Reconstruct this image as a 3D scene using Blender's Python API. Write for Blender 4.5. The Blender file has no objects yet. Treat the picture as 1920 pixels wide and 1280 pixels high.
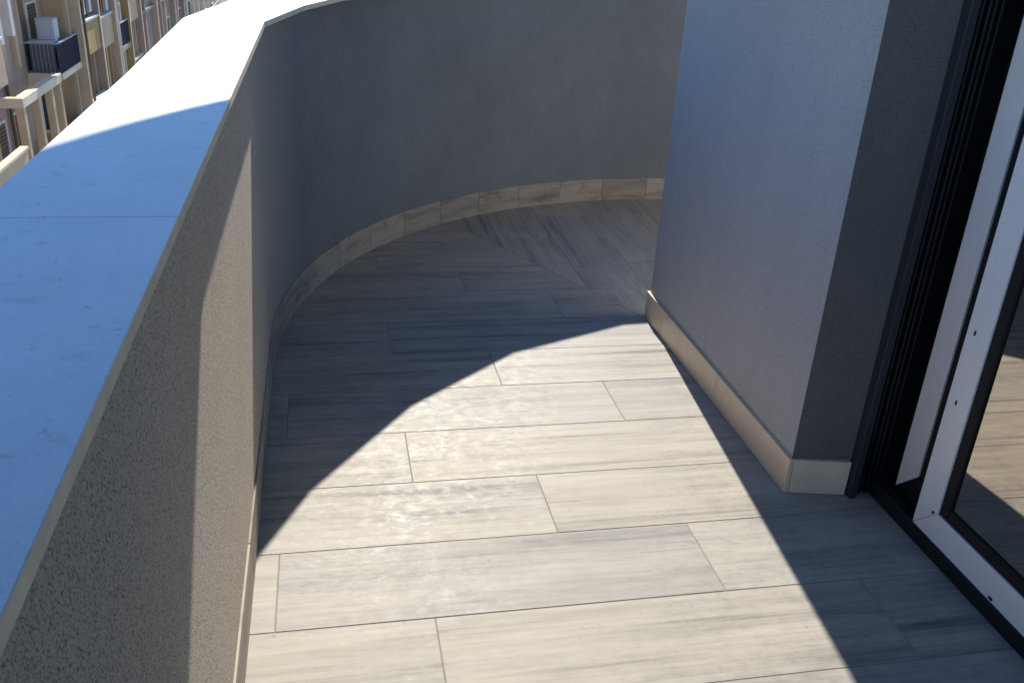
import bpy, bmesh, math, random
from mathutils import Vector, Matrix
random.seed(7)
R = math.radians
S = bpy.context.scene
COL = S.collection

# ------------------------------------------------------------------ camera
cam = bpy.data.cameras.new('camera')
cam.sensor_width = 36.0
cam.lens = 36.0 * 1715.0 / 1920.0
cam.clip_start = 0.02
cam.clip_end = 3000
co = bpy.data.objects.new('camera', cam)
COL.objects.link(co)
Yw = Vector((-365.0, -825.0, 1715.0)).normalized()
Dw = Vector((-210.0, 3660.0, 1715.0))
Dw = (Dw - Yw * Dw.dot(Yw)).normalized()
Zw = -Dw
Xw = Yw.cross(Zw)
if Xw.x < 0: Xw = -Xw
M3 = Matrix((Xw, Yw, Zw))                      # rows: world axes written in camera coords (x right, y down, z forward)
cr, cu, cb = M3 @ Vector((1, 0, 0)), M3 @ Vector((0, -1, 0)), M3 @ Vector((0, 0, -1))
mw = Matrix((cr, cu, cb)).transposed().to_4x4()
mw.translation = Vector((0, 0, 1.65))
co.matrix_world = mw
S.camera = co

# ------------------------------------------------------------------ light
SUN_EL, SUN_AZ = R(34.6), R(5.4)               # azimuth measured from +Y towards +X
w = bpy.data.worlds.new('World'); S.world = w; w.use_nodes = True
nt = w.node_tree; nt.nodes.clear()
sky = nt.nodes.new('ShaderNodeTexSky'); sky.sky_type = 'NISHITA'; sky.sun_disc = False
sky.sun_elevation = SUN_EL; sky.sun_rotation = SUN_AZ
sky.air_density = 1.0; sky.dust_density = 0.0; sky.ozone_density = 10.0
bg = nt.nodes.new('ShaderNodeBackground'); bg.inputs['Strength'].default_value = 0.117
wo = nt.nodes.new('ShaderNodeOutputWorld')
nt.links.new(sky.outputs[0], bg.inputs[0]); nt.links.new(bg.outputs[0], wo.inputs[0])
sd = bpy.data.lights.new('sun', 'SUN'); sd.energy = 3.9; sd.angle = R(0.5); sd.color = (1.0, 0.94, 0.84)
so = bpy.data.objects.new('sun', sd); COL.objects.link(so)
dirs = Vector((math.sin(SUN_AZ) * math.cos(SUN_EL), math.cos(SUN_AZ) * math.cos(SUN_EL), math.sin(SUN_EL)))
so.rotation_euler = dirs.to_track_quat('Z', 'Y').to_euler()
so.location = (0, 0, 30)
S.view_settings.view_transform = 'Standard'; S.view_settings.look = 'None'
S.view_settings.gamma = 1.0; S.view_settings.use_curve_mapping = False
S.view_settings.exposure = 1.0
S.render.engine = 'CYCLES'

# ------------------------------------------------------------------ helpers
def link(o, parent=None):
    COL.objects.link(o)
    if parent is not None: o.parent = parent
    return o
def tag(o, label=None, cat=None, group=None, kind=None):
    if label: o['label'] = label
    if cat: o['category'] = cat
    if group: o['group'] = group
    if kind: o['kind'] = kind
    return o
def empty(name, loc, label=None, cat=None, group=None, kind=None, rz=0):
    o = bpy.data.objects.new(name, None); o.location = loc; o.rotation_euler = (0, 0, rz)
    o.empty_display_size = 0.1
    link(o); return tag(o, label, cat, group, kind)
class MB:
    def __init__(s): s.v = []; s.f = []
    def prism(s, poly, z0, z1):
        n = len(poly); b = len(s.v)
        s.v += [(x, y, z0) for x, y in poly] + [(x, y, z1) for x, y in poly]
        s.f.append([b + i for i in reversed(range(n))]); s.f.append([b + n + i for i in range(n)])
        for i in range(n):
            j = (i + 1) % n; s.f.append([b + i, b + j, b + n + j, b + n + i])
        return s
    def box(s, x0, x1, y0, y1, z0, z1):
        return s.prism([(x0, y0), (x1, y0), (x1, y1), (x0, y1)], z0, z1)
    def strip(s, pa, pb, z0, z1, dz=None):
        """solid between two plan polylines pa / pb (same length), capped."""
        b = len(s.v); n = len(pa)
        for i in range(n):
            e0 = z0[i] if isinstance(z0, list) else z0
            e1 = z1[i] if isinstance(z1, list) else z1
            s.v += [(*pa[i], e0), (*pb[i], e0), (*pb[i], e1), (*pa[i], e1)]
        for i in range(n - 1):
            a = b + 4 * i; c = a + 4
            for k in range(4):
                l = (k + 1) % 4
                s.f.append([a + k, a + l, c + l, c + k])
        s.f.append([b + 3, b + 2, b + 1, b]); e = b + 4 * (n - 1); s.f.append([e, e + 1, e + 2, e + 3])
        return s
    def build(s, name, mat, parent=None, bevel=0, seg=1, smooth=False, loc=(0, 0, 0), mods=True):
        me = bpy.data.meshes.new(name)
        vv = [(x - loc[0], y - loc[1], z - loc[2]) for x, y, z in s.v]
        me.from_pydata(vv, [], s.f)
        bm = bmesh.new(); bm.from_mesh(me)
        bmesh.ops.recalc_face_normals(bm, faces=bm.faces)
        if bevel:
            es = [e for e in bm.edges if len(e.link_faces) == 2 and e.calc_face_angle(0) > 0.6]
            bmesh.ops.bevel(bm, geom=es, offset=bevel, segments=seg, affect='EDGES', profile=0.5, clamp_overlap=True)
        bm.to_mesh(me); bm.free()
        if smooth:
            for p in me.polygons: p.use_smooth = True
            try:
                me.set_sharp_from_angle(angle=R(35))
            except Exception: pass
        me.materials.append(mat)
        o = bpy.data.objects.new(name, me); o.location = loc
        if parent is not None:
            o.location = Vector(loc) - Vector(parent.location)
        return link(o, parent)

# ------------------------------------------------------------------ materials
class NT:
    def __init__(s, name):
        s.m = bpy.data.materials.new(name); s.m.use_nodes = True
        s.t = s.m.node_tree; s.b = s.t.nodes['Principled BSDF']; s.out = s.t.nodes['Material Output']
    def n(s, typ, **k):
        x = s.t.nodes.new(typ)
        for a, v in k.items():
            if a in x.inputs: x.inputs[a].default_value = v
            else: setattr(x, a, v)
        return x
    def l(s, a, b): s.t.links.new(a, b)
    def noise(s, vec, scale, detail=4, rough=0.55):
        x = s.n('ShaderNodeTexNoise'); x.inputs['Scale'].default_value = scale
        x.inputs['Detail'].default_value = detail; x.inputs['Roughness'].default_value = rough
        if vec is not None: s.l(vec, x.inputs['Vector'])
        return x.outputs['Fac']
    def ramp(s, fac, stops):
        x = s.n('ShaderNodeValToRGB'); e = x.color_ramp.elements
        while len(e) < len(stops): e.new(0.5)
        for i, (p, c) in enumerate(stops):
            e[i].position = p; e[i].color = (*c, 1) if len(c) == 3 else c
        s.l(fac, x.inputs[0]); return x.outputs[0]
    def mix(s, a, b, fac, blend='MIX'):
        x = s.n('ShaderNodeMix', data_type='RGBA', blend_type=blend)
        for i, v in ((6, a), (7, b)):
            if hasattr(v, 'links') or hasattr(v, 'is_linked'): s.l(v, x.inputs[i])
            else: x.inputs[i].default_value = (*v, 1)
        if hasattr(fac, 'is_linked'): s.l(fac, x.inputs[0])
        else: x.inputs[0].default_value = fac
        return x.outputs[2]
    def math(s, op, a, b=None):
        x = s.n('ShaderNodeMath', operation=op)
        for i, v in ((0, a), (1, b)):
            if v is None: continue
            if hasattr(v, 'is_linked'): s.l(v, x.inputs[i])
            else: x.inputs[i].default_value = v
        return x.outputs[0]
    def bump(s, h, dist, strength=1.0):
        x = s.n('ShaderNodeBump'); x.inputs['Distance'].default_value = dist; x.inputs['Strength'].default_value = strength
        s.l(h, x.inputs['Height']); s.l(x.outputs[0], s.b.inputs['Normal'])
    def coords(s, scale=(1, 1, 1), rnd=0.0, kind='Object'):
        tc = s.n('ShaderNodeTexCoord'); mp = s.n('ShaderNodeMapping'); mp.inputs['Scale'].default_value = scale
        v = tc.outputs[kind]
        if rnd:
            oi = s.n('ShaderNodeObjectInfo'); ml = s.n('ShaderNodeVectorMath', operation='SCALE')
            cb = s.n('ShaderNodeCombineXYZ')
            s.l(oi.outputs['Random'], cb.inputs[0]); s.l(oi.outputs['Random'], cb.inputs[1]); s.l(oi.outputs['Random'], cb.inputs[2])
            s.l(cb.outputs[0], ml.inputs[0]); ml.inputs['Scale'].default_value = rnd
            ad = s.n('ShaderNodeVectorMath', operation='ADD'); s.l(v, ad.inputs[0]); s.l(ml.outputs[0], ad.inputs[1]); v = ad.outputs[0]
        s.l(v, mp.inputs['Vector']); return mp.outputs[0]
    def rand(s): return s.n('ShaderNodeObjectInfo').outputs['Random']
    def set(s, rough=0.6, spec=0.5, metal=0):
        s.b.inputs['Roughness'].default_value = rough
        s.b.inputs['Specular IOR Level'].default_value = spec
        s.b.inputs['Metallic'].default_value = metal
        return s
    def color(s, c):
        if hasattr(c, 'is_linked'): s.l(c, s.b.inputs['Base Color'])
        else: s.b.inputs['Base Color'].default_value = (*c, 1)

def wood_tile(name, hue=(0, 0, 0)):
    t = NT(name)
    long_ = t.coords((0.9, 16, 16), rnd=37.0)
    fine = t.coords((3.5, 70, 70), rnd=53.0)
    blot = t.coords((3.0, 6.0, 6.0), rnd=19.0)
    # wavy grain: warp the long coordinate with a slow noise
    g = t.noise(long_, 1.0, 5, 0.62); f = t.noise(fine, 1.0, 3, 0.6); b = t.noise(blot, 1.2, 4, 0.6)
    c1 = t.ramp(g, [(0.28, (0.22, 0.215, 0.205)), (0.40, (0.39, 0.372, 0.335)), (0.58, (0.46, 0.435, 0.385)), (0.75, (0.435, 0.412, 0.365))])
    c2 = t.ramp(f, [(0.3, (0.86, 0.86, 0.87)), (0.55, (1, 1, 1)), (1.0, (1.03, 1.03, 1.02))])
    c3 = t.ramp(b, [(0.30, (0.80, 0.81, 0.83)), (0.52, (1, 1, 1)), (0.8, (1.05, 1.04, 1.02))])
    c = t.mix(c1, c2, 1.0, 'MULTIPLY'); c = t.mix(c, c3, 0.85, 'MULTIPLY')
    c4 = t.ramp(t.rand(), [(0.0, (0.92, 0.92, 0.94)), (0.5, (1.0, 0.99, 0.97)), (1.0, (1.03, 1.0, 0.95))])
    c = t.mix(c, c4, 1.0, 'MULTIPLY')
    g2 = t.noise(t.coords((0.55, 22, 22), rnd=71.0), 1.0, 4, 0.6)
    c = t.mix(c, t.ramp(g2, [(0.30, (0.50, 0.50, 0.52)), (0.41, (1, 1, 1))]), 0.6, 'MULTIPLY')
    mt = t.noise(t.coords((22, 34, 34), rnd=29.0), 1.0, 5, 0.78)
    c = t.mix(c, t.ramp(mt, [(0.36, (0.82, 0.82, 0.83)), (0.52, (1, 1, 1)), (0.7, (1.06, 1.05, 1.04))]), 0.7, 'MULTIPLY')
    dirt = t.noise(t.coords((55, 55, 55), rnd=11), 1.0, 2, 0.5)
    c = t.mix(c, t.ramp(dirt, [(0.22, (0.6, 0.55, 0.5)), (0.30, (1, 1, 1))]), 0.6, 'MULTIPLY')
    t.color(c)
    r = t.ramp(t.math('ADD', t.math('MULTIPLY', mt, 0.7), t.math('MULTIPLY', b, 0.3)), [(0.34, (0.41,) * 3), (0.62, (0.68,) * 3)]); t.l(r, t.b.inputs['Roughness'])
    t.b.inputs['Specular IOR Level'].default_value = 0.12
    t.bump(t.math('ADD', g, t.math('MULTIPLY', f, 0.5)), 0.0012, 0.5)
    return t.m

def stucco(name, c0, c1, scale=150, dist=0.004, strength=1.0, rough=0.9, streaks=0.5):
    t = NT(name).set(rough, 0.2)
    v = t.coords()
    a = t.noise(v, scale, 4, 0.65); b = t.noise(v, scale * 0.42, 2, 0.5); s = t.noise(v, 1.3, 4, 0.6)
    streak = t.noise(t.coords((9, 9, 0.8)), 1.0, 4, 0.6)
    h = t.math('ADD', a, t.math('MULTIPLY', b, 0.9))
    c = t.ramp(s, [(0.3, c0), (0.7, c1)])
    c = t.mix(c, t.ramp(a, [(0.32, (0.62, 0.60, 0.58)), (0.5, (1, 1, 1)), (0.7, (1.12, 1.12, 1.12))]), 0.9, 'MULTIPLY')
    c = t.mix(c, t.ramp(streak, [(0.3, (0.86, 0.85, 0.83)), (0.6, (1, 1, 1))]), streaks, 'MULTIPLY')
    t.color(c); t.bump(h, dist, strength)
    return t.m

def paint(name, col, rough=0.5, spec=0.5, metal=0, var=0.06, scale=6, bump=0.0, bscale=60):
    t = NT(name).set(rough, spec, metal)
    n = t.noise(t.coords((1, 1, 1), rnd=5), scale, 5, 0.6)
    lo = tuple(max(0, x * (1 - var)) for x in col); hi = tuple(min(1, x * (1 + var)) for x in col)
    t.color(t.ramp(n, [(0.3, lo), (0.7, hi)]))
    if bump: t.bump(t.noise(t.coords(), bscale, 3), bump, 0.6)
    return t.m

M = {}
M['tile'] = wood_tile('wood look porcelain')
M['grout'] = paint('grout', (0.27, 0.255, 0.225), 0.9, 0.2, bump=0.001)
def parapet_mat():
    """rough pale beige on the straight run, blending patchily into smooth darker grey round the bend"""
    t = NT('parapet render').set(0.9, 0.15)
    v = t.coords()
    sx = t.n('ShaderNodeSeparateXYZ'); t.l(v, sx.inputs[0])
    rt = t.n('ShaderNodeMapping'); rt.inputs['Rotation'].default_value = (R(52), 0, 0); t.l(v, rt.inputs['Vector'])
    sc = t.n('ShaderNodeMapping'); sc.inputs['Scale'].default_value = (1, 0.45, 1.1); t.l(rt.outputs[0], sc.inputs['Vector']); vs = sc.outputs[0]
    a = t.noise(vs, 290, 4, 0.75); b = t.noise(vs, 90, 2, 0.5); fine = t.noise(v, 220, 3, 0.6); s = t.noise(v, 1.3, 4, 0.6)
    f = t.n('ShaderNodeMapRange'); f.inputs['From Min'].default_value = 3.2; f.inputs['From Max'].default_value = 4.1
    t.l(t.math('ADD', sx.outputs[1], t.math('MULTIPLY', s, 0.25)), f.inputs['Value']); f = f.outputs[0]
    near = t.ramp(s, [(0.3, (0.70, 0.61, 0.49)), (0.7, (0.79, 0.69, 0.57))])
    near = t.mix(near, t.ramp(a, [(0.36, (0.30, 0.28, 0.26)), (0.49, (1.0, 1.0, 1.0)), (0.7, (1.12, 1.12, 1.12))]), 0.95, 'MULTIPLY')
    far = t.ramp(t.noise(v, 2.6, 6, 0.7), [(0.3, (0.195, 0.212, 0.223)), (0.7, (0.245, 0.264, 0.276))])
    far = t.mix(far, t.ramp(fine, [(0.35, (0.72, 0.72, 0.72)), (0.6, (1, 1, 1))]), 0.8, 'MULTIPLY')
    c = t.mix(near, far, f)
    t.color(c)
    h = t.math('ADD', t.math('MULTIPLY', a, 1.0), t.math('MULTIPLY', b, 0.9))
    k = t.math('SUBTRACT', 1.0, t.math('MULTIPLY', f, 0.9))
    h = t.math('MULTIPLY', h, k)
    t.bump(h, 0.008, 1.0)
    return t.m
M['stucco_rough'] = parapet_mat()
M['stucco_wall'] = stucco('grey painted stucco', (0.50, 0.48, 0.485), (0.55, 0.525, 0.52), 240, 0.0035, 1.0, streaks=0.25)
M['soffit'] = paint('grey soffit paint', (0.24, 0.24, 0.25), 0.8, 0.2)
M['reveal'] = stucco('dark reveal stucco', (0.13, 0.125, 0.12), (0.155, 0.145, 0.14), 210, 0.0012, 0.8)  # darker tone than the pier's other faces
def coping_mat():
    t = NT('white coping stone').set(0.42, 0.5)
    v = t.coords((1, 1, 1), rnd=3)
    n = t.noise(v, 5, 5, 0.65); s = t.noise(v, 60, 2, 0.5); d = t.noise(v, 22, 2, 0.4)
    c = t.ramp(n, [(0.3, (0.67, 0.68, 0.68)), (0.65, (0.76, 0.765, 0.76))])
    c = t.mix(c, t.ramp(s, [(0.24, (0.6, 0.58, 0.55)), (0.33, (1, 1, 1))]), 0.6, 'MULTIPLY')
    c = t.mix(c, t.ramp(d, [(0.27, (0.75, 0.73, 0.7)), (0.36, (1, 1, 1))]), 0.6, 'MULTIPLY')
    g = t.noise(v, 260, 2, 0.6)
    c = t.mix(c, t.ramp(g, [(0.3, (0.90, 0.90, 0.90)), (0.55, (1, 1, 1))]), 0.8, 'MULTIPLY')
    big = t.noise(t.coords((2.2, 0.9, 1), rnd=8), 1.4, 5, 0.7)
    c = t.mix(c, t.ramp(big, [(0.32, (0.86, 0.86, 0.85)), (0.55, (1, 1, 1))]), 0.7, 'MULTIPLY')
    t.color(c); t.bump(t.math('ADD', n, t.math('MULTIPLY', g, 0.35)), 0.002, 0.5); return t.m
M['coping'] = coping_mat()
M['coping_edge'] = paint('beige coping side', (0.80, 0.69, 0.52), 0.7, 0.2, var=0.12, scale=14, bump=0.002, bscale=120)  # beige for the side faces; top and underside stay white
def skirt_mat(name, k=1.0):
    t = NT(name).set(0.6, 0.12)
    v = t.coords((2.2, 2.2, 16), rnd=41); g = t.noise(v, 1.3, 5, 0.65); b = t.noise(t.coords((9, 9, 14), rnd=23), 1, 4, 0.7)
    c = t.ramp(g, [(0.3, (0.30 * k, 0.265 * k, 0.21 * k)), (0.5, (0.47 * k, 0.425 * k, 0.35 * k)), (0.75, (0.56 * k, 0.515 * k, 0.43 * k))])
    c = t.mix(c, t.ramp(b, [(0.30, (0.55, 0.48, 0.40)), (0.45, (1, 1, 1))]), 0.55, 'MULTIPLY')
    c = t.mix(c, t.ramp(t.rand(), [(0, (0.85, 0.85, 0.86)), (1, (1.08, 1.06, 1.03))]), 1, 'MULTIPLY')
    t.color(c); return t.m
M['skirt'] = skirt_mat('marbled skirting tile', 0.85)
M['skirt_plain'] = paint('plain beige skirting tile', (0.77, 0.61, 0.42), 0.4, 0.5, var=0.08, scale=9)
M['alu'] = paint('pale painted aluminium', (0.93, 0.90, 0.87), 0.3, 0.9, 0.0, var=0.02, scale=30)
M['black'] = paint('black door frame', (0.012, 0.012, 0.014), 0.42, 0.4, var=0.1)
M['charcoal'] = paint('charcoal jamb', (0.028, 0.030, 0.036), 0.5, 0.4)
M['gasket'] = paint('rubber gasket', (0.010, 0.011, 0.011), 0.6, 0.3)
M['screw'] = paint('dark screw', (0.05, 0.05, 0.055), 0.4, 0.5, 0.6)
def glass_mat():
    t = NT('green reflective door glass')
    g = t.n('ShaderNodeBsdfGlossy'); g.inputs['Roughness'].default_value = 0.015; g.inputs['Color'].default_value = (0.92, 0.84, 0.76, 1)
    tr = t.n('ShaderNodeBsdfTransparent'); tr.inputs['Color'].default_value = (0.30, 0.46, 0.33, 1)
    fr = t.n('ShaderNodeFresnel'); fr.inputs['IOR'].default_value = 1.5
    f = t.math('ADD', t.math('MULTIPLY', fr.outputs[0], 0.6), 0.60)
    f = t.math('MINIMUM', f, 1.0)
    mx = t.n('ShaderNodeMixShader'); t.l(f, mx.inputs[0]); t.l(tr.outputs[0], mx.inputs[1]); t.l(g.outputs[0], mx.inputs[2])
    t.l(mx.outputs[0], t.out.inputs['Surface']); return t.m
M['glass'] = glass_mat()
M['room'] = paint('room plaster green grey', (0.22, 0.30, 0.22), 0.8, 0.3)
M['street'] = paint('asphalt', (0.055, 0.054, 0.052), 0.9, 0.3, var=0.2, scale=2, bump=0.004, bscale=90)
M['pave'] = paint('pavement', (0.26, 0.245, 0.22), 0.85, 0.3, var=0.15, scale=3)
M['mark'] = paint('road marking', (0.7, 0.7, 0.68), 0.7)

# ------------------------------------------------------------------ plan geometry
CX, CY = 2.02, 3.27
Y0 = -2.2
XE = 7.0
def path(off, n=40):
    """plan line of the balcony edge; off = distance of the line from the arc centre."""
    p = [(CX - off, Y0 + (CY - Y0) * i / 12) for i in range(12)]
    p += [(CX + off * math.cos(R(180 - 90 * i / n)), CY + off * math.sin(R(180 - 90 * i / n))) for i in range(n + 1)]
    p += [(CX + (XE - CX) * i / 8, CY + off) for i in range(1, 9)]
    return p
def pt(off, s):
    """point at arclength s (measured on radius 2.242 from Y0)"""
    L1 = CY - Y0; rr = 2.242; L2 = rr * math.pi / 2
    if s < L1: return (CX - off, Y0 + s)
    if s < L1 + L2:
        a = math.pi - (s - L1) / rr; return (CX + off * math.cos(a), CY + off * math.sin(a))
    return (CX + s - L1 - L2, CY + off)
LTOT = (CY - Y0) + 2.242 * math.pi / 2 + (XE - CX)
def ztop(s):          # the coping climbs very slightly round the corner
    t = min(1, max(0, (s - 4.6) / 2.2)); t = t * t * (3 - 2 * t)
    return 1.265 + 0.018 * t
def arc(off, s0, s1, step=0.07):
    n = max(1, int(math.ceil((s1 - s0) / step)))
    return [pt(off, s0 + (s1 - s0) * i / n) for i in range(n + 1)], [s0 + (s1 - s0) * i / n for i in range(n + 1)]

def CZ(i): return 1.265 if i <= 5 else (1.274 if i == 6 else 1.284)
R_SK, R_IN, R_OUT, R_CI, R_CO = 2.246, 2.252, 2.435, 2.214, 2.472

# ------------------------------------------------------------------ street level (far below the balcony)
GZ = -16.5
g = MB().box(-400, 400, -200, 900, GZ - 1, GZ).build('ground', M['pave']); tag(g, kind='structure')
g = MB().box(-7.2, -2.2, -150, 600, GZ - 0.5, GZ + 0.004).build('road', M['street']); tag(g, kind='structure')
for x0, x1, nm in ((-9.0, -7.2, 'pavement'), (-2.2, -0.2, 'pavement')):
    g = MB().box(x0, x1, -150, 600, GZ - 0.5, GZ + 0.13).build(nm, M['pave'], bevel=0.01); tag(g, kind='structure')
mk = MB()
for i in range(60): mk.box(-4.76, -4.64, -40 + i * 6, -37.5 + i * 6, GZ + 0.002, GZ + 0.008)
g = mk.build('road_marking', M['mark']); tag(g, kind='structure')

# ------------------------------------------------------------------ balcony floor
floor = empty('balcony_floor', (0, 0, 0), kind='structure')
def clip(poly, a, b, c):     # keep a*x+b*y<=c
    out = []
    for i in range(len(poly)):
        p, q = poly[i], poly[(i + 1) % len(poly)]
        dp, dq = a * p[0] + b * p[1] - c, a * q[0] + b * q[1] - c
        if dp <= 0: out.append(p)
        if (dp < 0 < dq) or (dq < 0 < dp):
            t = dp / (dp - dq); out.append((p[0] + t * (q[0] - p[0]), p[1] + t * (q[1] - p[1])))
    return out
def area(p): return abs(sum(p[i][0] * p[(i + 1) % len(p)][1] - p[(i + 1) % len(p)][0] * p[i][1] for i in range(len(p)))) / 2
RB = 2.34
edge = [(CX - RB, Y0)] + [(CX + RB * math.cos(R(180 - 6 * i)), CY + RB * math.sin(R(180 - 6 * i))) for i in range(16)] + [(XE, CY + RB)]
planes = []
for i in range(len(edge) - 1):
    (x0, y0), (x1, y1) = edge[i], edge[i + 1]
    a, b = -(y1 - y0), (x1 - x0); planes.append((a, b, a * x0 + b * y0))
# mitre between the two laying directions: from the building corner out to the parapet
MX0, MY0, MX1, MY1 = 1.405, 3.655, 0.76, 4.95
ma, mb = (MY1 - MY0), -(MX1 - MX0); mc = ma * MX0 + mb * MY0
mn = math.hypot(ma, mb)
# concrete screed / grout bed, joints show as recesses
bed = [(CX - RB, Y0)] + edge[1:] + [(XE, 3.0), (1.72, 3.0), (1.72, Y0)]
o = MB().prism([p for p in bed], -0.06, -0.0011).build('grout_bed', M['grout'], floor)
cnt = 0
def add_tile(poly, rot):
    global cnt
    if len(poly) < 3 or area(poly) < 0.0015: return
    cx = sum(p[0] for p in poly) / len(poly); cy = sum(p[1] for p in poly) / len(poly)
    dz = random.uniform(-0.0002, 0.0003)
    if rot:
        lp = [(p[1] - cy, -(p[0] - cx)) for p in poly]
    else: lp = [(p[0] - cx, p[1] - cy) for p in poly]
    o = MB().prism(lp, -0.02, dz).build('floor_tile', M['tile'], floor, bevel=0.0012)
    o.location = (cx, cy, 0)
    if rot: o.rotation_euler = (0, 0, R(90))
G = 0.0014
PW, PL = 0.3094, 1.2
for r in range(-16, 12):
    y0 = 2.746 + r * PW; y1 = y0 + PW
    j0 = 0.235 - 0.4 * (r + 1)               # one third bond
    k0 = math.floor((-0.6 - j0) / PL)
    for k in range(k0, k0 + 5):
        x0 = j0 + k * PL; x1 = x0 + PL
        if x0 > 1.72 or x1 < -0.4 or y1 < Y0: continue
        p = [(x0 + G, y0 + G), (x1 - G, y0 + G), (x1 - G, y1 - G), (x0 + G, y1 - G)]
        p = clip(p, 1, 0, 1.72); p = clip(p, 0, -1, -Y0) if p else p
        if p: p = clip(p, ma, mb, mc - G * mn)
        for pl in planes:
            if p: p = clip(p, *pl)
        if p: add_tile(p, False)
for c in range(0, 21):
    x0 = 0.62 + c * 0.3094; x1 = x0 + 0.3094
    j0 = 3.2 + (c * 0.4) % PL - PL
    for k in range(0, 4):
        ya = j0 + k * PL; yb = ya + PL
        p = [(x0 + G, ya + G), (x1 - G, ya + G), (x1 - G, yb - G), (x0 + G, yb - G)]
        p = clip(p, -ma, -mb, -mc - G * mn)
        if p: p = clip(p, 0, -1, -3.05)
        if p: p = clip(p, 1, 0, XE)
        for pl in planes:
            if p: p = clip(p, *pl)
        if p: add_tile(p, True)

# ------------------------------------------------------------------ parapet
par = empty('parapet_wall', (CX - R_OUT, Y0, 0), 'curved stuccoed balcony parapet under a pale coping, bending right round the balcony corner', 'parapet')
pa, ss = arc(R_IN, 0, LTOT, 0.05); pb, _ = arc(R_OUT, 0, LTOT, 0.05)
# subdivide the height so that the relief can be shaded on a clean surface
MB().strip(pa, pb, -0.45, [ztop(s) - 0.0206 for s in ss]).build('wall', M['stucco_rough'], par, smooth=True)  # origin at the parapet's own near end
# coping stones: straight pieces that follow the bend as facets, so their edges kink at every joint
vin = [(-0.194, Y0), (-0.194, -1.18), (-0.194, 0.02), (-0.194, 1.22), (-0.194, 2.30), (-0.193, 3.42), (-0.068, 3.91), (0.095, 4.275), (0.45, 4.775), (0.91, 5.182),
       (1.46, 5.425), (2.07, 5.475), (3.27, 5.475), (4.47, 5.475), (5.67, 5.475), (XE, 5.475)]
vout = []
for i, (x, y) in enumerate(vin):
    a = Vector(vin[max(0, i - 1)]); b = Vector((x, y)); c = Vector(vin[min(len(vin) - 1, i + 1)])
    d1 = (b - a).normalized() if i else (c - b).normalized(); d2 = (c - b).normalized() if i < len(vin) - 1 else d1
    n1 = Vector((-d1.y, d1.x)); n2 = Vector((-d2.y, d2.x)); m = (n1 + n2).normalized()
    wd = (0.256 if i < 5 else 0.272 if i == 5 else 0.305 if i < 9 else 0.28) / max(0.5, m.dot(n1)); vout.append((x + m.x * wd, y + m.y * wd))
for i in range(len(vin) - 1):
    g_ = 0.0007
    a, b, c, d = Vector(vin[i]), Vector(vin[i + 1]), Vector(vout[i + 1]), Vector(vout[i])
    u1 = (b - a).normalized() * g_; u2 = (c - d).normalized() * g_
    p = [tuple(a + u1), tuple(b - u1)]; q = [tuple(d + u2), tuple(c - u2)]
    zz = [CZ(i), CZ(i + 1)]
    cs_ = MB().strip(p, q, [z - 0.020 for z in zz], zz).build('coping_stone', M['coping'], par, bevel=0.0012, seg=1)
    cs_.data.materials.append(M['coping_edge'])
    for f_ in cs_.data.polygons:
        if abs(f_.normal.z) < 0.5: f_.material_index = 1
s = 0.0
while s < LTOT - 0.05:
    straight = s < CY - Y0 - 0.3 or s > (CY - Y0) + 2.242 * math.pi / 2
    L = 0.6 if straight else 0.30
    e = min(s + L, LTOT)
    k = 1 if straight else 4
    p = [pt(R_SK, s + 0.001 + (e - s - 0.002) * i / k) for i in range(k + 1)]
    q = [pt(R_IN + 0.004, s + 0.001 + (e - s - 0.002) * i / k) for i in range(k + 1)]
    c = pt(R_SK, (s + e) / 2)
    MB().strip(p, q, 0.001, 0.140 + random.uniform(-0.0008, 0.0008)).build('skirting_tile', M['skirt'], par, bevel=0.001, loc=(c[0], c[1], 0.05))
    s = e
# floor slab under the balcony, its soffit and edge
sl = [(x, y) for x, y in path(R_OUT - 0.003, 30)] + [(XE, -8), (1.8, -8), (1.8, Y0)]
o = MB().prism([(x, y) for x, y in path(R_OUT - 0.006, 30)] + [(XE, 2.3), (1.9, 2.3), (1.9, Y0)], -0.42, -0.065).build('balcony_slab', M['stucco_wall']); tag(o, kind='structure')

# ------------------------------------------------------------------ balcony of the floor above (its shadow crosses the coping)
up = empty('upper_balcony', (CX, CY, 3.10), 'balcony of the storey above, a rounded slab whose shade falls across the near coping', 'balcony')
MB().prism([(x, y) for x, y in path(2.42, 60)] + [(XE, 2.3), (1.9, 2.3), (1.9, Y0)], 3.10, 3.42).build('slab', M['soffit'], up)
pa2, _ = arc(2.24, 0, LTOT, 0.08); pb2, _ = arc(2.42, 0, LTOT, 0.08)
MB().strip(pa2, pb2, 3.423, 4.5).build('parapet', M['stucco_wall'], up)

# ------------------------------------------------------------------ building wall (pier) to the right
PX, PY0, PY1 = 1.424, 2.256, 3.655
bw = empty('building_wall', (PX, PY0, 0), 'grey stuccoed pier of the building with beige skirting, between the balcony corner and the sliding door', 'wall')
w_ = MB()
w_.prism([(PX, PY0), (PX + 0.01, PY0 + 0.001), (1.632, PY0 + 0.003), (1.632, PY0 + 0.10), (1.95, PY0 + 0.10), (1.95, PY1), (PX, PY1)], -0.3, 3.097)
w_.build('wall', M['stucco_wall'], bw, bevel=0.004, seg=2)
MB().box(1.952, XE, PY1 - 0.25, PY1 - 0.002, -0.3, 3.097).build('far_wall', M['stucco_wall'], bw)
MB().prism([(PX + 0.001, PY0 - 0.0015), (1.632, PY0 - 0.037), (1.632, PY0 + 0.002), (PX + 0.001, PY0 - 0.0005)], -0.3, 3.096).build('reveal_facing', M['reveal'], bw)
SK = 0.012; SH = 0.125
y = PY0 - 0.012
k = 0
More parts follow.
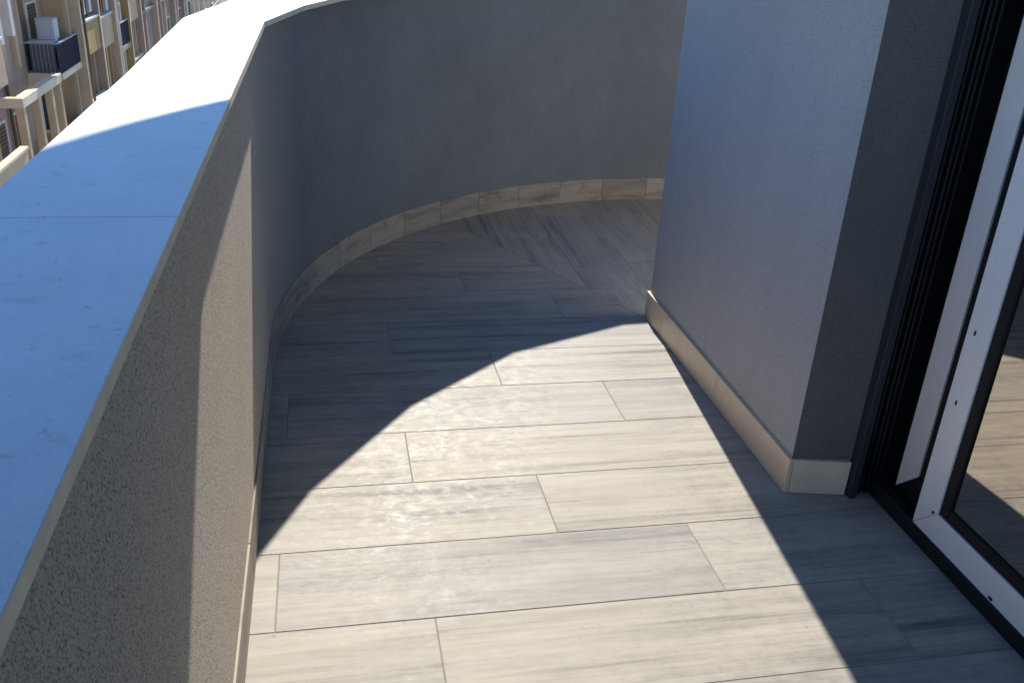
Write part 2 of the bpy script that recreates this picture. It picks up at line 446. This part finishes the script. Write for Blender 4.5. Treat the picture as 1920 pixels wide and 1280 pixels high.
for a, b in ((PY0 - SK, PY0 + 0.58), (PY0 + 0.583, PY0 + 1.18), (PY0 + 1.183, PY1 + SK)):
    MB().box(PX - SK, PX + 0.003, a, b, 0.001, SH).build('skirting_tile', M['skirt_plain'], bw, bevel=0.001)
MB().prism([(PX + 0.0045, PY0 - SK - 0.0008), (1.608, PY0 - SK - 0.036), (1.608, PY0 - 0.028), (PX + 0.0045, PY0 + 0.002)], 0.001, SH - 0.001).build('skirting_tile', M['skirt_plain'], bw, bevel=0.001)
for i in range(5):
    a = PX + 0.004 + i * 1.1
    MB().box(a, min(a + 1.097, XE), PY1 - 0.001, PY1 + SK, 0.001, SH).build('skirting_tile', M['skirt_plain'], bw, bevel=0.001)

# ------------------------------------------------------------------ sliding door
XF = 1.690      # outer face of the front leaf
door = empty('sliding_door', (XF, 0.5, 0), 'sliding glass door with pale aluminium leaves in a black grooved frame beside the grey pier', 'door')
YN = -1.6       # near end, behind the camera
TOPZ = 2.55
# jamb: charcoal lip, black ribbed profile
MB().box(1.612, 1.638, 2.186, 2.30, 0.001, TOPZ + 0.1).build('jamb_cover', M['charcoal'], door, bevel=0.002)
jb = MB().box(1.639, 1.80, 2.235, 2.34, 0.0012, TOPZ + 0.1)
jb.build('jamb', M['black'], door, bevel=0.001)
for i in range(5):
    x = 1.642 + i * 0.0185
    MB().box(x, x + 0.0075, 2.207 + 0.003 * (i % 2), 2.236, 0.0012, TOPZ + 0.1).build('jamb_rib', M['black'], door, bevel=0.001)
# sill with two tracks
MB().box(XF + 0.004, 1.86, YN, 2.205, 0.001, 0.052).build('sill', M['black'], door, bevel=0.002)
MB().box(XF + 0.004, XF + 0.007, 1.98, 2.2, 0.0525, 0.056).build('track', M['charcoal'], door)
MB().box(XF + 0.030, XF + 0.032, YN, 2.19, 0.0525, 0.056).build('track', M['charcoal'], door)
MB().box(XF + 0.082, XF + 0.085, YN, 2.19, 0.0525, 0.058).build('track', M['alu'], door)
MB().box(XF - 0.012, 1.86, YN, 2.34, TOPZ, TOPZ + 0.1).build('head', M['black'], door, bevel=0.002)
def leaf(x, ya, yb, z0, z1, w, d=0.045, rail=None):
    """mitred frame: stiles and rails of width w between ya<yb, z0<z1, outer face at x"""
    def quad(pts, name, mat=M['alu']):
        m = MB(); n = len(pts)
        m.v = [(x, py, pz) for py, pz in pts] + [(x + d, py, pz) for py, pz in pts]
        m.f = [list(range(n)), list(reversed(range(n, 2 * n)))] + [[i, n + i, n + (i + 1) % n, (i + 1) % n] for i in range(n)]
        return m.build(name, mat, lf, bevel=0.0012)
    lf = door
    g = 0.0009
    quad([(yb, z0 + g), (yb, z1 - g), (yb - w, z1 - w - g), (yb - w, z0 + w + g)], 'stile')
    quad([(ya, z0 + g), (ya, z1 - g), (ya + w, z1 - w - g), (ya + w, z0 + w + g)], 'stile')
    quad([(yb - g, z0), (yb - w - g, z0 + w), (ya + w + g, z0 + w), (ya + g, z0)], 'rail', rail or M['alu'])
    quad([(yb - g, z1), (yb - w - g, z1 - w), (ya + w + g, z1 - w), (ya + g, z1)], 'rail')
    # rubber gasket / glazing bead, set back
    a, b, c, e = ya + w, yb - w, z0 + w, z1 - w; t = 0.036
    for (p0, p1, q0, q1) in ((b - t, b, c, e), (a, a + t, c, e), (a + t + .0005, b - t - .0005, c, c + t), (a + t + .0005, b - t - .0005, e - t, e)):
        MB().box(x + 0.006, x + 0.030, p0 + .0003, p1 - .0003, q0 + .0003, q1 - .0003).build('glazing_bead', M['gasket'], lf, bevel=0.001)
    MB().box(x + 0.014, x + 0.020, a + t + 0.001, b - t - 0.001, c + t + 0.001, e - t - 0.001).build('pane', M['glass'], lf)
leaf(XF, 0.30, 1.977, 0.060, TOPZ - 0.03, 0.088)
# second leaf, one track further in, its stile shows beyond the front one
leaf(XF + 0.055, 0.62, 2.158, 0.062, TOPZ - 0.03, 0.088, d=0.04, rail=M['black'])  # bottom rail black: the shadow on it is put into its colour
leaf(XF, YN, 0.10, 0.060, TOPZ - 0.03, 0.088)
# brush strip between the leaves
MB().box(XF + 0.02, XF + 0.054, 1.978, 1.992, 0.10, TOPZ - 0.05).build('brush_strip', M['gasket'], door)
def disc(name, x, y, z, r, mat, parent, sy=1.0):
    m = MB(); n = 10
    ring = [(y + r * sy * math.cos(2 * math.pi * i / n), z + r * math.sin(2 * math.pi * i / n)) for i in range(n)]
    m.v = [(x, a, b) for a, b in ring] + [(x + 0.004, a, b) for a, b in ring]
    m.f = [list(range(n)), list(reversed(range(n, 2 * n)))] + [[i, n + i, n + (i + 1) % n, (i + 1) % n] for i in range(n)]
    return m.build(name, mat, parent)
for yy, zz in ((1.945, 0.695), (1.940, 0.485)):
    disc('screw', XF - 0.0015, yy, zz, 0.008, M['screw'], door, 0.45)
disc('drain_cap', XF - 0.0015, 1.62, 0.070, 0.005, M['screw'], door, 1.8)
disc('drain_cap', XF - 0.0015, 1.905, 0.143, 0.0045, M['screw'], door, 1.3)

# ------------------------------------------------------------------ room behind the door
rm = empty('room', (1.9, YN, 0), kind='structure')
MB().box(1.862, 6.0, YN, 3.39, -0.3, 0.02).build('room_floor', M['room'], rm)
MB().box(1.862, 6.0, YN, 3.39, 2.75, 3.09).build('room_ceiling', M['room'], rm)
MB().box(6.0, 6.15, YN, 3.39, -0.3, 3.09).build('room_wall', M['room'], rm)
MB().box(1.97, 5.99, 3.30, 3.395, 0.021, 2.748).build('room_wall', M['room'], rm)
MB().box(XF - 0.01, 6.15, YN - 0.2, YN - 0.002, -0.3, 3.09).build('room_wall', M['stucco_wall'], rm)
MB().box(XF - 0.01, 1.861, YN, 2.34, TOPZ + 0.102, 3.09).build('door_lintel', M['stucco_wall'], rm)
# the rest of our own building: storeys below
ob = MB().box(1.9, XE, -12, PY1 - 0.3, GZ, -0.45).build('own_building', M['stucco_wall'])
tag(ob, 'grey stuccoed storeys of the building below the balcony', 'building')

# ------------------------------------------------------------------ facades across the street
FW = {
 'tan': paint('tan render', (0.58, 0.41, 0.27), 0.9, 0.2, var=0.12, scale=1.2),
 'rose': paint('rose render', (0.48, 0.33, 0.24), 0.9, 0.2, var=0.12, scale=1.2),
 'grey': paint('grey render', (0.38, 0.29, 0.23), 0.9, 0.2, var=0.12, scale=1.2),
 'cream': paint('cream render', (0.8, 0.65, 0.45), 0.9, 0.2, var=0.12, scale=1.2),
 'sand': paint('sand render', (0.66, 0.47, 0.28), 0.9, 0.2, var=0.12, scale=1.2),
 'ochre': paint('ochre render', (0.5, 0.33, 0.13), 0.9, 0.2, var=0.12, scale=1.2),
}
FW['white'] = paint('white painted cap', (0.72, 0.68, 0.60), 0.7)
FW['dark'] = paint('dark opening', (0.035, 0.03, 0.035), 0.5)
FW['maroon'] = paint('maroon shutter', (0.09, 0.035, 0.035), 0.6)
FW['brown'] = paint('brown shutter', (0.16, 0.09, 0.045), 0.6)
FW['navy'] = paint('navy railing cloth', (0.03, 0.038, 0.065), 0.6)
FW['rail'] = paint('pale blue rail', (0.35, 0.43, 0.46), 0.5)
FW['appl'] = paint('appliance white', (0.52, 0.50, 0.50), 0.5)
FW['appl2'] = paint('appliance grey', (0.27, 0.25, 0.27), 0.5)
FW['plant'] = paint('leaf green', (0.06, 0.09, 0.04), 0.7, var=0.4)
FW['win'] = paint('window glass', (0.03, 0.035, 0.045), 0.15, 0.8)
FW['drape'] = paint('white drop awning', (0.66, 0.60, 0.55), 0.8)

def building(name, label, ya, yb, z1, mat, xf=-10.2):
    b = empty(name, (xf, ya, GZ), label, 'building')
    MB().box(xf - 9, xf, ya, yb, GZ, z1).build('wall', FW[mat], b)
    MB().box(xf - 9.1, xf + 0.15, ya - 0.003, yb - 0.01, z1 + 0.002, z1 + 0.3).build('cornice', FW['white'], b, bevel=0.02)
    return b
def window(b, xf, y, z, w_, h, sh='brown', open_=0.5):
    f = MB()
    t = 0.09
    f.box(xf - 0.02, xf + 0.05, y, y + t, z, z + h).box(xf - 0.02, xf + 0.05, y + w_ - t, y + w_, z, z + h)
    f.box(xf - 0.02, xf + 0.05, y + t, y + w_ - t, z + h - t, z + h).box(xf - 0.02, xf + 0.07, y + t, y + w_ - t, z, z + t)
    fr = f.build('window', FW['white'], b)
    m = MB().box(0.003, 0.012, t, w_ - t, t, h - t); o = m.build('pane', FW['win'], fr); o.location = (xf, y, z)
    fr_loc = fr.location.copy()
    o.location = Vector((xf, y, z)) - Vector(b.location)
    o.location = (xf, y, z); o.parent = fr
    # frame mesh is authored in world coordinates, offset by its own location
    o.location = Vector((xf, y, z))
    k = MB()
    n = int(8 * open_) + 2
    for i in range(n): k.box(0.014, 0.03, t, w_ - t, h - t - (i + 1) * 0.12, h - t - i * 0.12 - 0.03)
    s_ = k.build('shutter', FW[sh], fr); s_.location = Vector((xf, y, z))
    return fr
def bay(b, xf, y, w_, z, cap='white', par_m='sand', depth=1.25, fin='cream', kind='solid', ph=1.0, side=True, win=True, wm='brown'):
    """one projecting balcony: slab, front and end parapets with bright cap"""
    x1 = xf + depth
    s = MB().box(xf + 0.002, x1, y, y + w_, z - 0.22, z)
    s.build('balcony_slab', FW[par_m], b)
    if kind == 'solid':
        p = MB().box(x1 - 0.14, x1 - 0.002, y + 0.002, y + w_ - 0.002, z + 0.002, z + ph)
        p.box(xf + 0.01, x1 - 0.142, y + 0.002, y + 0.13, z + 0.002, z + ph)
        p.build('balcony_parapet', FW[par_m], b)
        c = MB().box(x1 - 0.19, x1 + 0.05, y - 0.03, y + w_ + 0.02, z + ph + 0.002, z + ph + 0.08)
        c.box(xf + 0.01, x1 - 0.192, y - 0.03, y + 0.18, z + ph + 0.002, z + ph + 0.08)
        c.build('parapet_cap', FW[cap], b)
    else:
        p = MB()
        n = int(w_ / 0.13)
        for i in range(n + 1): p.box(x1 - 0.06, x1 - 0.03, y + i * w_ / n - 0.012, y + i * w_ / n + 0.012, z + 0.002, z + ph)
        m = int(depth / 0.13)
        for i in range(m): p.box(xf + 0.05 + i * 0.13, xf + 0.075 + i * 0.13, y + 0.01, y + 0.035, z + 0.002, z + ph)
        p.build('railing', FW['navy'], b)
        MB().box(x1 - 0.10, x1 - 0.085, y + 0.04, y + w_ - 0.02, z + 0.05, z + ph - 0.12).build('railing_cloth', FW['navy'], b)
        c = MB().box(x1 - 0.08, x1, y - 0.02, y + w_, z + ph + 0.002, z + ph + 0.05).box(xf + 0.02, x1 - 0.082, y - 0.02, y + 0.05, z + ph + 0.002, z + ph + 0.05)
        c.build('handrail', FW['rail'], b)
    MB().box(xf + 0.003, xf + 0.012, y + 0.1, y + w_ * 0.24, z + 0.05, z + 2.4).build('loggia_panel', FW[wm], b)
    if win:
        window(b, xf, y + w_ * 0.3, z + 0.05, w_ * 0.45, 2.2, wm, random.random())
    return x1
def fin(b, xf, y, z0, z1, d=1.35, t=0.22, mat='cream'):
    o = MB().box(xf + 0.003, xf + d, y, y + t, z0, z1).build('side_fin', FW[mat], b, bevel=0.01)
    MB().box(xf + d + 0.001, xf + d + 0.03, y - 0.01, y + t * 0.6, z0, z1).build('fin_edge', FW['cream'], b)
    return o

B1 = building('apartment_building', 'nearest tan apartment block across the street, with a columned terrace frame at its balcony', 8.0, 35.6, 3.0, 'rose')
xf = -10.2
# framed terrace: beam on posts round a corner
zt = -4.25
fr = MB().box(-10.19, -9.0, 30.55, 30.85, zt - 0.30, zt).box(-9.30, -9.0, 30.852, 35.3, zt - 0.30, zt)
fr.build('terrace_beam', FW['cream'], B1, bevel=0.015)
for yy in (30.60, 32.3, 33.9, 35.0):
    MB().box(-9.27, -9.03, yy, yy + 0.24, zt - 3.9, zt - 0.302).build('post', FW['sand'], B1, bevel=0.01)
MB().box(-10.15, -9.95, 30.60, 30.84, zt - 3.9, zt - 0.302).build('post', FW['sand'], B1)
MB().box(-10.19, -8.9, 29.9, 35.4, zt - 4.15, zt - 3.905).build('terrace_slab', FW['tan'], B1)
MB().box(-9.02, -8.9, 29.92, 35.38, zt - 3.9, zt - 2.9).build('terrace_parapet', FW['sand'], B1)
bay(B1, xf, 24.0, 5.2, zt - 2.2, depth=1.5, par_m='sand', cap='cream')
bay(B1, xf, 24.0, 5.2, zt + 0.9, depth=1.3, par_m='tan')
for i, (yy, zz) in enumerate(((31.2, zt - 2.9), (33.2, zt - 2.9), (26, -2.0), (31.4, -1.6), (26, -8.5), (20, -2), (20, -6))):
    window(B1, xf, yy, zz, 1.2, 1.9, 'brown', random.random())
for i, yy in enumerate((29.9, 31.05)):
    MB().box(-9.5, -9.1, yy, yy + 0.25, -2.6 + 0.1 * i, 2.2).build('drop_awning', FW['drape'], B1)

B2 = building('apartment_building', 'middle tan apartment block across the street, stacked balconies between pale vertical fins', 35.62, 52.0, 4.0, 'tan')
ys = [35.7, 38.9, 42.1, 45.2, 48.4]
mats = ['sand', 'rose', 'ochre', 'cream', 'ochre', 'sand', 'rose']
fm = ['sand', 'rose', 'tan', 'ochre', 'rose']
for i, y in enumerate(ys):
    fin(B2, xf, y + 2.95, GZ, 3.9, 1.30, 0.22, fm[i])
    for k, z in enumerate((-13.65, -10.55, -7.45, -4.35, -1.25, 1.85)):
        zz = z + (0, 0.3, 0.1, -0.5, 0.45, -0.2, 0.3)[i]
        kd = 'rail' if (i, k) in ((0, 3), (3, 3), (5, 3)) else 'solid'
        bay(B2, xf, y, 2.92, zz, par_m=mats[(i + k) % 7], depth=1.15 + 0.1 * (i % 2), kind=kd, ph=1.0 + 0.05 * ((i * k) % 3),
            cap='white' if (i + k) % 3 else 'cream', wm=['brown', 'maroon', 'dark'][(i + k) % 3])
B3 = building('apartment_building', 'farthest plain grey brown apartment block across the street', 52.02, 95.0, 4.5, 'grey', -9.4)
for i in range(6):
    for k in range(6):
        window(B3, -9.4, 62.2 + i * 5.2, -13 + k * 3.0, 1.3, 1.7, ['maroon', 'brown', 'dark'][(i * 2 + k) % 3], random.random())
for i in range(3): MB().box(-9.398, -9.1, 74 + 3 * i, 74.3 + 3 * i, GZ, 4.4).build('pilaster', FW['cream'], B3)
B4 = building('apartment_building', 'distant cream apartment block at the end of the row', 95.02, 150.0, 6, 'cream', -9.6)
for i in range(6):
    for k in range(6):
        window(B4, -9.6, 98 + i * 8, -13 + k * 3.0, 1.6, 1.7, 'brown', random.random())

# end screen, white box and planters on the balcony with the dark railing (i=0, k=4 : floor at z=-2.2)
def lidded_box(x, y, z, wx, wy, h, mat, name, label, cat):
    o = empty(name, (x, y, z), label, cat)
    MB().box(x, x + wx, y, y + wy, z, z + h * 0.97).build('cabinet', FW[mat], o, bevel=0.02)
    MB().box(x - 0.01, x + wx + 0.01, y - 0.02, y + wy, z + h * 0.972, z + h).build('lid', FW['white'], o, bevel=0.01)
    MB().box(x + 0.06, x + wx - 0.06, y - 0.012, y - 0.001, z + 0.1, z + h * 0.8).build('panel', FW[mat], o)
    return o
lidded_box(-9.88, 36.35, -3.3, 0.6, 0.6, 0.72, 'appl', 'white_box', 'white box above the grey end screen and the dark balcony railing', 'cabinet')  # white box over the end screen, no storage cabinet
lidded_box(-10.12, 36.0, -4.348, 0.84, 0.7, 1.045, 'appl2', 'end_screen', 'grey end screen panel of the balcony under the white box, behind the dark railing', 'screen')  # end screen of the balcony, built as a lidded box
def ac(x, y, z, lab):
    o = empty('air_conditioner', (x, y, z), lab, 'air conditioner', 'air conditioners on the opposite fronts')
    MB().box(x, x + 0.35, y, y + 0.85, z, z + 0.6).build('casing', FW['appl'], o, bevel=0.02)
    m = MB(); n = 14
    m.v = [(x + 0.352, y + 0.35 + 0.22 * math.cos(2 * math.pi * i / n), z + 0.3 + 0.22 * math.sin(2 * math.pi * i / n)) for i in range(n)]
    m.v += [(x + 0.362, b, c) for a, b, c in m.v]; m.f = [list(range(n)), list(range(n, 2 * n))] + [[i, (i + 1) % n, n + (i + 1) % n, n + i] for i in range(n)]
    m.build('fan_grille', FW['dark'], o)
ac(-10.1, 48.8, -4.9, 'white air conditioner box on a balcony of the middle block')
ac(-9.39, 54.4, -3.6, 'white air conditioner box on the plain grey brown block')
def plant(x, y, z, lab, n=90, r=0.35, h=0.7):
    o = empty('potted_plant', (x, y, z), lab, 'plant', 'potted plants on the opposite balconies')
    MB().prism([(x + 0.17 * math.cos(i * .7854), y + 0.17 * math.sin(i * .7854)) for i in range(8)], z, z + 0.3).build('pot', FW['sand'], o)
    m = MB(); rr = random.Random(int(y * 10))
    for _ in range(n):
        a = rr.uniform(0, 6.28); q = r * math.sqrt(rr.random()); hz = z + 0.3 + h * rr.random()
        c = Vector((x + q * math.cos(a), y + q * math.sin(a), hz)); u = Vector((rr.uniform(-1, 1), rr.uniform(-1, 1), rr.uniform(-.4, .8))).normalized() * 0.13
        v = u.cross(Vector((0, 0, 1))).normalized() * 0.05
        b = len(m.v); m.v += [tuple(c - u), tuple(c + v), tuple(c + u), tuple(c - v)]; m.f.append([b, b + 1, b + 2, b + 3])
    m.build('foliage', FW['plant'], o)
plant(-9.25, 45.9, -4.85, 'leafy potted plant on the dark railed balcony farther along the middle block')
plant(-9.3, 42.6, -1.15, 'leafy potted plant on a solid fronted balcony of the middle block')

# drainpipes, lamps, cables and washing give the fronts their clutter
def pipe(b, x, y, z0, z1, rad=0.05, mat='grey'):
    MB().prism([(x + rad * math.cos(i * math.pi / 4), y + rad * math.sin(i * math.pi / 4)) for i in range(8)], z0, z1).build('drainpipe', FW[mat], b)
pipe(B1, -10.1, 28.3, GZ, 2.9, 0.07, 'white'); pipe(B1, -10.1, 32.9, GZ, 2.9, 0.06, 'brown')
pipe(B2, -8.86, 39.06, GZ, 3.9, 0.05, 'brown'); pipe(B2, -8.86, 45.35, GZ, 3.9, 0.05, 'white')
pipe(B3, -9.3, 53.0, GZ, 4.4, 0.07, 'brown')
for i, (y, z, mt) in enumerate(((39.6, -2.05, 'drape'), (40.2, -2.05, 'navy'), (40.7, -2.05, 'drape'), (43.2, -2.3, 'maroon'), (43.8, -2.3, 'drape'), (46.4, -3.0, 'appl2'))):
    o = MB().box(-9.02, -8.98, y, y + 0.42, z - 0.75, z).build('washing', FW[mt])
    tag(o, ['white cloth hung out nearest on the middle block', 'navy cloth hung beside the nearest white one', 'second white cloth hung right of the navy one',
            'maroon cloth hung farther along the middle block', 'white cloth hung next to the maroon one', 'grey cloth hung farthest along the middle block'][i], 'laundry', 'washing hung on the opposite balconies')
for b, y, z in ((B2, 39.2, 0.9), (B2, 42.4, 1.1), (B1, 24.5, 0.2)):
    MB().strip([(-8.9, y), (-8.2, y)], [(-8.9, y + 2.4), (-8.2, y + 2.4)], [z, z - 0.55], [z + 0.05, z - 0.50]).build('awning', FW['sand'], b)

# slim columns, pilasters and ledges that crowd the fronts
rr = random.Random(4)
for i, y in enumerate(ys):
    for k, dy in enumerate((0.75, 1.5, 2.25)):
        if i == 0 and k < 2: continue
        m_ = ['sand', 'ochre', 'tan', 'cream', 'rose'][(i * 2 + k) % 5]
        MB().box(-9.28, -9.14, y + dy, y + dy + 0.13, -13.6 if k else -7.4, 3.8).build('column', FW[m_], B2)
for i in range(9):
    y = 52.6 + i * 2.3 + rr.uniform(-.4, .4)
    MB().box(-9.398, -9.398 + rr.uniform(0.12, 0.35), y, y + rr.uniform(0.2, 0.5), GZ, 4.4).build('pilaster', FW[['sand', 'rose', 'tan', 'grey'][i % 4]], B3)
for i, y in enumerate((25.2, 29.3, 30.0, 33.0, 34.4)):
    MB().box(-10.198, -10.05, y, y + 0.28, zt + 0.3, 2.9).build('pilaster', FW[['tan', 'sand', 'rose', 'tan', 'sand'][i]], B1)
for z in (-1.15, -4.2, -7.3): MB().box(-9.398, -9.2, 52.1, 94.9, z, z + 0.14).build('ledge', FW['grey'], B3)
